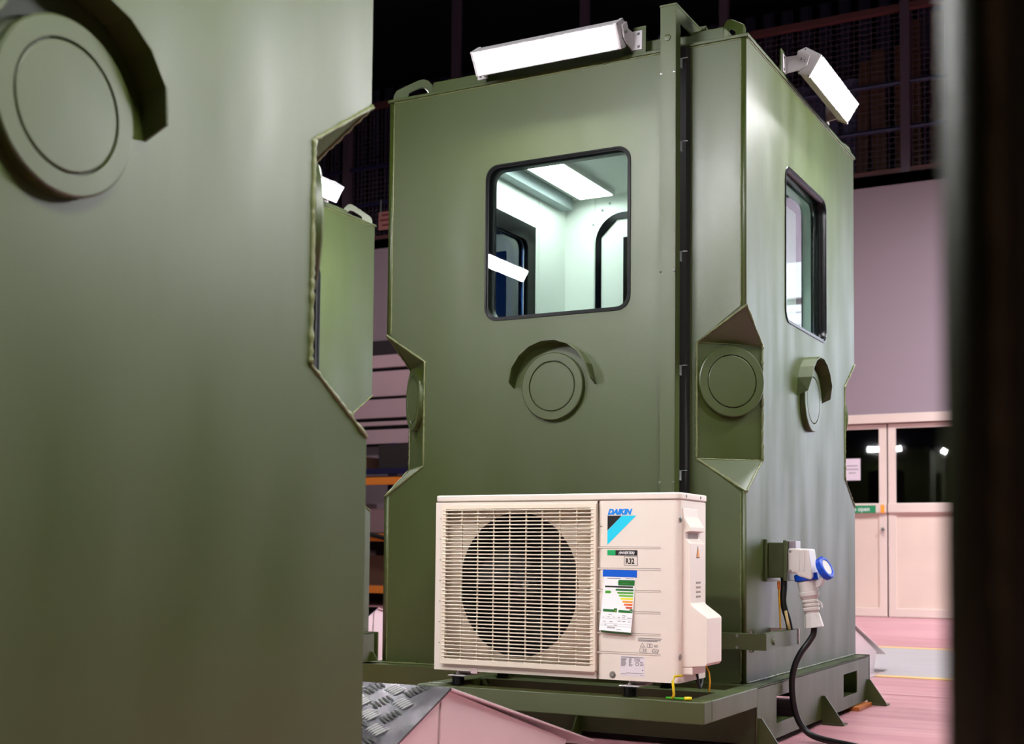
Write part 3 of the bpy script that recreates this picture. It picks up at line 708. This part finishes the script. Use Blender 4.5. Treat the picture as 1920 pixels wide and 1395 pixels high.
# energy label held by blue tape, curling off the casing
lab = thing('energy_label', (0, 0, 0)); lab.parent = ac
ink('blue_tape', [(-.279, .375), (-.1625, .3735), (-.1625, .395), (-.2785, .3965)], M['tape'], lab, .0012, .0006)
rows = 14; vs = []; fs = []
def lcurve(t): return .0006+.017*t*t          # stand-off from the casing
def lpt(u, t, off=0.):                        # u 0..1 across, t 0..1 downwards
    xl = -.2755-.0085*t; xr = -.1675-.0080*t; zt = .378; 
    return FR @ Vector((xl+(xr-xl)*u, zt-.172*t-.005*u*t, lcurve(t)+off))
for j in range(rows+1):
    for off in (0, .0005):
        vs += [lpt(0, j/rows, off), lpt(1, j/rows, off)]
for j in range(rows):
    b = 4*j; fs += [(b, b+1, b+5, b+4), (b+2, b+6, b+7, b+3), (b, b+4, b+6, b+2), (b+1, b+3, b+7, b+5)]
fs += [(0, 2, 3, 1), (4*rows, 4*rows+1, 4*rows+3, 4*rows+2)]
MB().add(vs, fs).build('paper_sheet', M['frontwhite'], lab, smooth=True)
MB().add([lpt(.03, 1, -.001), lpt(.98, 1, -.001), lpt(.98, 1, -.001)+Vector((0, .014, -.008)), lpt(.03, 1, -.001)+Vector((0, .014, -.008))], [(0, 1, 2, 3)]).build('paper_underside', M['g1'], lab)
def lbar(name, u0, u1, t0, t1, m, arrow=0.):
    n = 3; q = []
    for i in range(n+1):
        t = t0+(t1-t0)*i/n; q += [lpt(u0, t, .0009), lpt(u1, t, .0009)]
    f = [(2*i, 2*i+1, 2*i+3, 2*i+2) for i in range(n)]
    if arrow:
        k = len(q); q.append(lpt(u0-arrow if arrow > 0 else u1-arrow, (t0+t1)/2, .0009))
        f.append((0, 2*n, k) if arrow > 0 else (1, 2*n+1, k))
    MB().add(q, f).build(name, m, lab)
lbar('header_block', .48, .99, .075, .175, M['g1'], .015)
lbar('header_band', .06, .95, .185, .215, M['inkblack'])
for k, (m, u) in enumerate(((M['g1'], .42), (M['g2'], .48), (M['g3'], .54), (M['y1'], .60), (M['o1'], .66), (M['o2'], .72), (M['r1'], .78))):
    lbar('rating_bar', u, .97, .238+.052*k, .272+.052*k, m, .025)
lbar('rating_arrow', .08, .23, .275, .325, M['g2'], -.05)
lbar('footer_block', .06, .50, .610, .660, M['g1']); lbar('footer_block', .55, .99, .615, .660, M['g1'])
lbar('footer_block', .40, .50, .590, .612, M['g1']); lbar('footer_block', .90, .99, .590, .616, M['g1'])
lbar('footer_mark', .43, .48, .615, .645, M['y1']); lbar('footer_mark', .92, .97, .615, .645, M['frontwhite'])
for u0, u1, t in ((.12, .55, .045), (.70, .96, .045), (.56, .86, .11), (.58, .86, .14), (.25, .35, .70), (.68, .80, .71), (.08, .10, .745), (.22, .30, .745), (.40, .45, .745), (.55, .62, .745), (.68, .78, .745), (.84, .98, .745),
                 (.10, .18, .83), (.30, .40, .83), (.55, .66, .81), (.70, .80, .81), (.88, .96, .81), (.15, .22, .885), (.45, .55, .885), (.25, .50, .925), (.25, .50, .94), (.55, .70, .96)):
    lbar('printed_line', u0, u1, t, t+.009, M['inkgrey'] if t not in (.11, .14) else M['frontwhite'])
for t in (.775, .865, .905): lbar('printed_line', .04, .98, t, t+.003, M['inkgrey'])
# small print and symbols under the lines
def ir(x0, z0, x1, z1, m=M['inkgrey'], p=None, name='printed_line', base=0.): ink(name, [(x0, z0), (x1, z0), (x1, z1), (x0, z1)], m, p, .0005, base)
for x0, x1, z in ((-.158, -.078, .183), (-.158, -.082, .178), (-.158, -.093, .1745)): ir(x0, z, x1, z+.0022)
def tri_ring(cx_, cz_, s, m, R_=FR, nm='warning_symbol', par=None, w0=0., d=.0006):
    P = [(cx_-s, cz_-.8*s), (cx_+s, cz_-.8*s), (cx_, cz_+.95*s)]; Q = [(cx_+(p[0]-cx_)*.72, cz_-.1*s+(p[1]-cz_+.1*s)*.72) for p in P]
    return plate(nm, P, [Q[::-1]], w0, w0+d, R_, m, par or ac)
tri_ring(-.143, .163, .0085, M['inkgrey'])
for sx0 in (-.127, -.118): 
    plate('book_symbol', [(sx0, .156), (sx0+.0085, .1565), (sx0+.0085, .168), (sx0, .1685)], [[(sx0+.001, .1575), (sx0+.0072, .158), (sx0+.0072, .1665), (sx0+.001, .167)][::-1]], 0, .0005, FR, M['inkgrey'], ac)
text('code_symbol', 'R32', .009, FT(-.1035, .158), M['inkgrey'], ac, .0004, 0, .8, bold=.0003)
for x0 in (-.152, -.140):
    plate('page_symbol', [(x0, .141), (x0+.012, .141), (x0+.012, .152), (x0, .152)], [[(x0+.001, .142), (x0+.011, .142), (x0+.011, .151), (x0+.001, .151)][::-1]], 0, .0005, FR, M['inkgrey'], ac)
ir(-.1345, .143, -.1325, .150, M['inkblack'])
plate('page_symbol', [(-.112, .1425), (-.092, .139), (-.087, .150), (-.107, .153)], [[(-.109, .1440), (-.094, .1415), (-.090, .149), (-.105, .1515)][::-1]], 0, .0005, FR, M['inkgrey'], ac)
ir(-.104, .145, -.095, .1475, M['inkgrey'])
rp = MB().prism([(-.218, .066), (-.1355, .064), (-.1355, .1265), (-.218, .1275)], 0, .0006, FR).build('rating_plate', mat('silver_label', (226, 218, 222), .4), ac)
ir(-.215, .1225, -.139, .1245, M['inkgrey'], rp, base=.0006)
for k in range(8):
    z = .1180-.0032*k
    ir(-.215, z, -.215+random.uniform(.010, .024), z+.0017, M['inkgrey'], rp, base=.0006); ir(-.188, z, -.188+random.uniform(.004, .014), z+.0017, M['inkgrey'], rp, base=.0006)
    if k < 3: ir(-.170, z, -.150, z+.0014, M['inkgrey'], rp, base=.0006)
MB().lathe([(.006, 0), (.006, .0004), (.004, .0004), (.004, 0)], 14, FR @ Matrix.Translation((-.160, .103, .0006)), cap=False).build('stamp', M['inkgrey'], rp)
ir(-.150, .0985, -.139, .1005, M['inkgrey'], rp, base=.0006); ir(-.150, .103, -.139, .105, M['inkgrey'], rp, base=.0006); ir(-.150, .1075, -.141, .1095, M['inkgrey'], rp, base=.0006)
ir(-.196, .0735, -.141, .0750, M['inkgrey'], rp, base=.0006); ir(-.215, .0700, -.197, .0712, M['inkgrey'], rp, base=.0006); ir(-.152, .068, -.139, .0692, M['inkgrey'], rp, base=.0006)
ir(-.143, .083, -.140, .086, M['inkblack'], rp, base=.0006)
# valve cover on the right side
vc = [(-.023, .592), (-.020, .592), (-.018, .565), (.003, .532), (.003, .5195), (-.012, .516), (-.012, .496), (.004, .481), (.004, .296), (.010, .289), (.056, .256), (.060, .250), (.060, .113), (.052, .104), (-.023, .098)]
acm(MB().prism(vc, .440, .572, frame((0, 0, 0), (1, 0, 0), (0, 0, 1), (0, -1, 0))), 'valve_cover', M['ac'], bevel=.004, smooth=True)
acm(MB().box(-.0125, -.552, .4965, -.0112, -.462, .5155), 'handle_recess', M['groove'])
acm(MB().box(-.0225, -.570, .075, .012, -.450, .100), 'valve_base', M['ac'], bevel=.004)
for k in range(4):
    acm(MB().box(.0035, -.520, .312+.0145*k, .0048, -.480, .3185+.0145*k), 'vent_slot', M['groove'])
SR = frame(-O+Vector((.0042, 0, 0)), (0, 1, 0), (0, 0, 1), (1, 0, 0))
plate('warning_symbol', [(-.518, .436), (-.490, .436), (-.504, .474)], [], 0, .0006, SR, M['inkblack'], ac)
plate('warning_symbol', [(-.514, .4385), (-.494, .4385), (-.504, .468)], [], .0006, .001, SR, M['warn'], ac)
# mounts
for k, (x, y) in enumerate(((-.818, -.585), (-.190, -.585), (-.818, -.27), (-.190, -.27))):
    acm(MB().lathe([(.024, .0), (.024, .003), (.021, .004), (.0205, .026), (.024, .027), (.024, .030)], 20, frame((x, y, .001), (1, 0, 0), (0, 1, 0), (0, 0, 1))), 'rubber_mount', M['rubber'], smooth=True)
    acm(MB().box(x-.032, y-.018, .031, x+.036, y+.10, .035).box(x-.014, y+.03, .035, x+.014, y+.10, .050), 'mount_bracket', M['steelw'], bevel=.002)
    acm(MB().cyl((x, y, .035), (x, y, .064), .004, 8).cyl((x, y, .035), (x, y, .042), .009, 6), 'mount_bolt', M['scr'])
acm(MB().box(-.76, AY0-.002, .043, -.735, AY0+.02, .062), 'drain_tab', M['alus'])
# earth wire from casing to platform
w = tag(MB().tube([(-.012, -.60, .075), (-.026, -.625, .074), (-.030, -.632, .058), (-.027, -.632, .035), (-.027, -.628, .018), (-.036, -.622, .0075)], .0042, 8).build('earth_wire', M['yg'], None, smooth='all'),
        'yellow and green earth wire hanging from the air conditioner onto the platform', 'wire')
MB().tube([(-.058, -.612, .006), (-.036, -.616, .0065), (-.0, -.610, .006)], .0040, 8).build('wire_end', M['gn'], w, smooth='all')
MB().tube([(-.0, -.610, .0065), (.012, -.607, .007), (.022, -.604, .0065)], .0060, 8).build('wire_lug', M['yg'], w, smooth='all')
tag(MB().tube([(.03, -.50, .10), (.040, -.50, .08), (.043, -.50, .05), (.040, -.50, .02)], .003, 6).build('yellow_wire', M['yel'], None, smooth='all'),
    'thin yellow wire hanging under the valve cover of the air conditioner', 'wire')
pc_ = []
for k in range(14):
    t = k/13; pc_.append((-.02-.02*t, -.45+.12*t, .075-.055*math.sin(PI*t)))
tag(MB().tube(pc_, .006, 8).build('drain_hose', M['black'], None, smooth='all'), 'short black hose looping under the air conditioner corner', 'hose')

# ------------------------------------------------------------------ power inlet, plug and cable
pi_ = thing('power_inlet', (0, .27, .43), 0, 'olive junction box and grey socket on the right face of the central booth', 'socket')
P = Vector(pi_.location)
def pm(mb, name, m, parent=None, **k):
    mb.v = [tuple(Vector(v)-P) for v in mb.v]; return mb.build(name, m, parent or pi_, **k)
pm(MB().box(.0, .200, .352, .012, .345, .506), 'back_plate', M['olive'], bevel=.003)
pm(MB().box(.012, .212, .366, .070, .335, .494), 'junction_box', M['olive'], bevel=.004)
pm(MB().box(.070, .203, .355, .082, .343, .503), 'box_lid', M['olive'], bevel=.003)
pm(MB().box(.082, .235, .468, .108, .30, .500), 'label_window', mat('clear_grey_plastic', (150, 140, 150), .3), bevel=.002)
pm(MB().prism([(.082, .385), (.112, .385), (.118, .374), (.165, .360), (.172, .372), (.157, .472), (.082, .474)], .222, .318, frame((0, 0, 0), (1, 0, 0), (0, 0, 1), (0, 1, 0))), 'socket_body', M['plugw'], bevel=.006)
for z in (.392, .462): pm(MB().lathe([(.005, 0), (.004, .002)], 8, frame((.092, .2215, z), (1, 0, 0), (0, 0, 1), (0, -1, 0))), 'socket_screw', M['scr'])
for x in (.118, .137): pm(MB().box(x, .2185, .392, x+.008, .2225, .470), 'socket_fin', M['plugw'], bevel=.0015)
axis = Vector((.030, 0, -.200)).normalized(); top = Vector((.137, .27, .378))
def along(s): return top+axis*s
RP = Matrix.Translation(top) @ axis.to_track_quat('Z', 'Y').to_matrix().to_4x4()
pm(MB().lathe([(.040, -.004), (.044, -.002), (.044, .019), (.040, .022)], 28, RP), 'socket_ring', M['blue'], smooth=True)
cdir = Vector((.86, -.18, .42)).normalized(); cc = Vector((.206, .262, .402))
RC = Matrix.Translation(cc-cdir*.012) @ cdir.to_track_quat('Z', 'Y').to_matrix().to_4x4()
cap = pm(MB().lathe([(.038, 0), (.042, .003), (.042, .022), (.038, .025), (.030, .025), (.029, .021), (.001, .021)], 28, RC), 'flip_cap', M['blue'], smooth=True)
pm(MB().lathe([(.0285, .0212), (.028, .0225), (.001, .0225)], 28, RC), 'cap_disc', M['white'], cap, smooth=True)
for k in range(12):
    a = 2*PI*k/12
    pm(MB().box(.0415, -.004, .004, .0437, .004, .022, RC @ Matrix.Rotation(a, 4, 'Z')), 'cap_rib', M['blue'], cap)
pm(MB().prism([(.172, .330), (.190, .338), (.205, .362), (.196, .372), (.176, .356), (.166, .345)], .255, .282, frame((0, 0, 0), (1, 0, 0), (0, 0, 1), (0, 1, 0))), 'cap_hinge', M['plugw'], bevel=.002)

pl = thing('power_plug', tuple(top), 0, 'light grey industrial plug with ribbed neck and thick black cable, hanging from the socket', 'plug')
def gm(mb, name, m, parent=None, **k):
    mb.v = [tuple(Vector(v)-top) for v in mb.v]; return mb.build(name, m, parent or pl, **k)
gm(MB().lathe([(.034, .022), (.036, .024), (.034, .062), (.036, .064), (.036, .076), (.033, .080), (.027, .090)], 28, RP), 'plug_body', M['plugw'], smooth=True)
gm(MB().lathe([(.027, .090), (.030, .094), (.030, .100), (.027, .103), (.031, .108), (.031, .114), (.027, .117), (.030, .122), (.030, .130), (.024, .135), (.024, .142)], 28, RP), 'ribbed_neck', M['plugw'], smooth=True)
gm(MB().lathe([(.024, .140), (.027, .142), (.035, .190), (.033, .192), (.006, .192)], 10, RP), 'gland_nut', M['plugw'])
arc = [along(.092)+Vector((.026, -.012, 0)), along(.092)+Vector((.038, -.012, -.004)), along(.105)+Vector((.043, -.012, 0)), along(.118)+Vector((.043, -.012, 0))]
gm(MB().tube(arc, .0035, 6), 'latch_hook', M['plugw'])
e0 = along(.190)
cp = [e0, (.163, .268, .165), (.147, .262, .135), (.124, .25, .100), (.106, .24, .060), (.096, .235, .015), (.094, .235, -.035), (.098, .24, -.085), (.108, .245, -.130), (.125, .25, -.165), (.152, .25, -.190), (.19, .24, -.202), (.26, .21, -.208), (.34, .15, -.208), (.50, .0, -.208), (.8, -.2, -.208), (1.2, -.3, -.208)]
def smoothpts(P_, n=5):
    P_ = [Vector(p) for p in P_]; out = []
    for i in range(len(P_)-1):
        a, b, c, d = P_[max(i-1, 0)], P_[i], P_[i+1], P_[min(i+2, len(P_)-1)]
        for k in range(n):
            t = k/n; out.append(.5*((2*b)+(c-a)*t+(2*a-5*b+4*c-d)*t*t+(3*b-a-3*c+d)*t**3))
    return out+[P_[-1]]
gm(MB().tube(smoothpts(cp), .0115, 12), 'cable', M['black'], smooth='all')

cb2 = thing('inlet_wires', (.05, .24, .36), 0, 'black sleeved cable with yellow wires between junction box and corner bracket', 'cable')
def wm(mb, name, m, **k):
    mb.v = [tuple(Vector(v)-Vector((.05, .24, .36))) for v in mb.v]; return mb.build(name, m, cb2, **k)
wm(MB().tube(smoothpts([(.060, .25, .372), (.062, .245, .330), (.060, .24, .285), (.067, .24, .250), (.078, .24, .215), (.086, .24, .176)]), .0125, 10), 'black_sleeve', M['black'], smooth='all')
wm(MB().tube(smoothpts([(.047, .228, .356), (.049, .225, .320), (.052, .222, .270), (.056, .22, .180)]), .0035, 8), 'yellow_wire', M['yel'], smooth='all')
wm(MB().cyl((.047, .228, .352), (.049, .226, .325), .006, 8), 'crimp_sleeve', mat('orange_sleeve', (220, 120, 30), .4))
wm(MB().tube([(.073, .226, .248), (.080, .224, .215), (.088, .223, .180)], .0055, 8), 'cable_tag', M['cream'], smooth='all')

# ------------------------------------------------------------------ aluminium ramps
def make_ramp():
    T = thing('loading_ramp', (0, 0, 0))
    x0, x1 = -1.30, -.25
    ya, za = -1.58, .110                 # crest
    yf, zf = -2.06, -.105                # near foot of the tread plate
    yb, zb = -.72, -.124                 # far tip
    base = (-.80, -1.4, FZ); O2 = Vector(base)
    def rm(mb, name, m, parent=None, **k):
        mb.v = [tuple(Vector(v)-O2) for v in mb.v]; return mb.build(name, m, parent or T, **k)
    side = frame((0, 0, 0), (0, 1, 0), (0, 0, 1), (1, 0, 0))
    t = .006
    rm(MB().prism([(ya, za), (yf, zf), (yf, zf-t), (ya, za-t)], x0, x1-.055, side), 'tread_plate', M['alu'])
    rm(MB().prism([(ya, za+.001), (yf, zf+.001), (yf, zf-t), (ya, za-t)], x1-.055, x1, side), 'edge_strip', M['alu'], bevel=.0015)
    rm(MB().prism([(ya, za), (yb, zb), (yb, zb-t), (ya, za-t)], x0, x1, side), 'far_plate', M['alus'], bevel=.001)
    rm(MB().prism([(ya, za-t), (yf+.03, zf-t), (yf+.05, FZ+.006), (-.95, FZ+.006), (-.88, zb+.02)], x1-.024, x1-.019, side), 'side_panel', M['alus'])
    rm(MB().prism([(ya, za-t), (yf+.03, zf-t), (yf+.05, FZ+.006), (-.95, FZ+.006), (-.88, zb+.02)], x0+.019, x0+.024, side), 'side_panel', M['alus'])
    rm(MB().box(x0, yf+.05, FZ, x1+.04, -.93, FZ+.005), 'foot_flange', M['alus'])
    rm(MB().bead([(x1-.018, -1.60, .085), (x1-.018, -1.62, -.19)], .003, .008), 'panel_seam', M['alus'])
    # five-bar tread pattern
    d = Vector((0, yf-ya, zf-za)); ln = d.length; d.normalize(); nrm = Vector((0, -d.z, d.y)); nrm = -nrm if nrm.z < 0 else nrm
    ex = Vector((1, 0, 0)); org = Vector((x0, ya, za))
    mb = MB(); p = .062; i = 0
    v = .028
    row = 0
    while v < ln-.02:
        u = .03; c = 0
        while u < x1-.06-x0-.02:
            horiz = (row+c) % 2
            ang = math.radians(28 if horiz else 118)
            a = Vector((math.cos(ang), math.sin(ang)))
            b = Vector((-a.y, a.x))
            for k in range(-2, 3):
                cu_, cv_ = u+b.x*k*.0112, v+b.y*k*.0112
                Lh, wh = .021, .0024
                q = []
                for s_, w_, h_ in ((-1, 0, .0003), (-.5, 1, .0006), (.5, 1, .0006), (1, 0, .0003), (.5, -1, .0006), (-.5, -1, .0006), (-.5, 0, .0042), (.5, 0, .0042)):
                    uu = cu_+a.x*s_*Lh+b.x*w_*wh; vv = cv_+a.y*s_*Lh+b.y*w_*wh
                    q.append(org+ex*uu+d*vv+nrm*h_)
                mb.add(q, [(0, 1, 6), (1, 2, 7, 6), (2, 3, 7), (3, 4, 7), (4, 5, 6, 7), (5, 0, 6)])
            u += p; c += 1
        v += p; row += 1
    o = rm(mb, 'tread_bars', mat('bright_worn_aluminium', (240, 238, 240), .3, metal=.9)); o['kind'] = 'stuff'
    T.location = base
    return T
ramp = make_ramp()
tag(ramp, 'aluminium ramp with chequered tread in the lower left, in front of the air conditioner', 'ramp', 'aluminium ramps')
r2 = copy_tree(ramp); r2.location = Vector(ramp.location)+Vector((0, 4.14, 0)); tag(r2, 'aluminium ramp tip showing behind the right rear corner of the central booth', 'ramp')
r3 = copy_tree(ramp); r3.location = Vector(ramp.location)+Vector((-2.76, 3.75, 0)); tag(r3, 'aluminium ramp glimpsed low in the gap left of the central booth', 'ramp')

# packing pieces on the floor
tag(MB().box(-.04, -.12, 0, .05, .12, .018).build('timber_offcut', mat('orange_brown_timber', (190, 112, 50), .6, var=.3, vscale=12), None, .002), 'orange-brown timber offcut under the right rear of the base', 'timber').location = (.045, 1.38, FZ)
tag(MB().box(-.75, -.05, 0, .75, .05, .004).build('timber_batten', mat('red_brown_timber', (150, 70, 36), .6, var=.3, vscale=8), None, .001), 'red-brown flat batten on the floor under the platform', 'timber').location = (-.55, -.30, FZ)
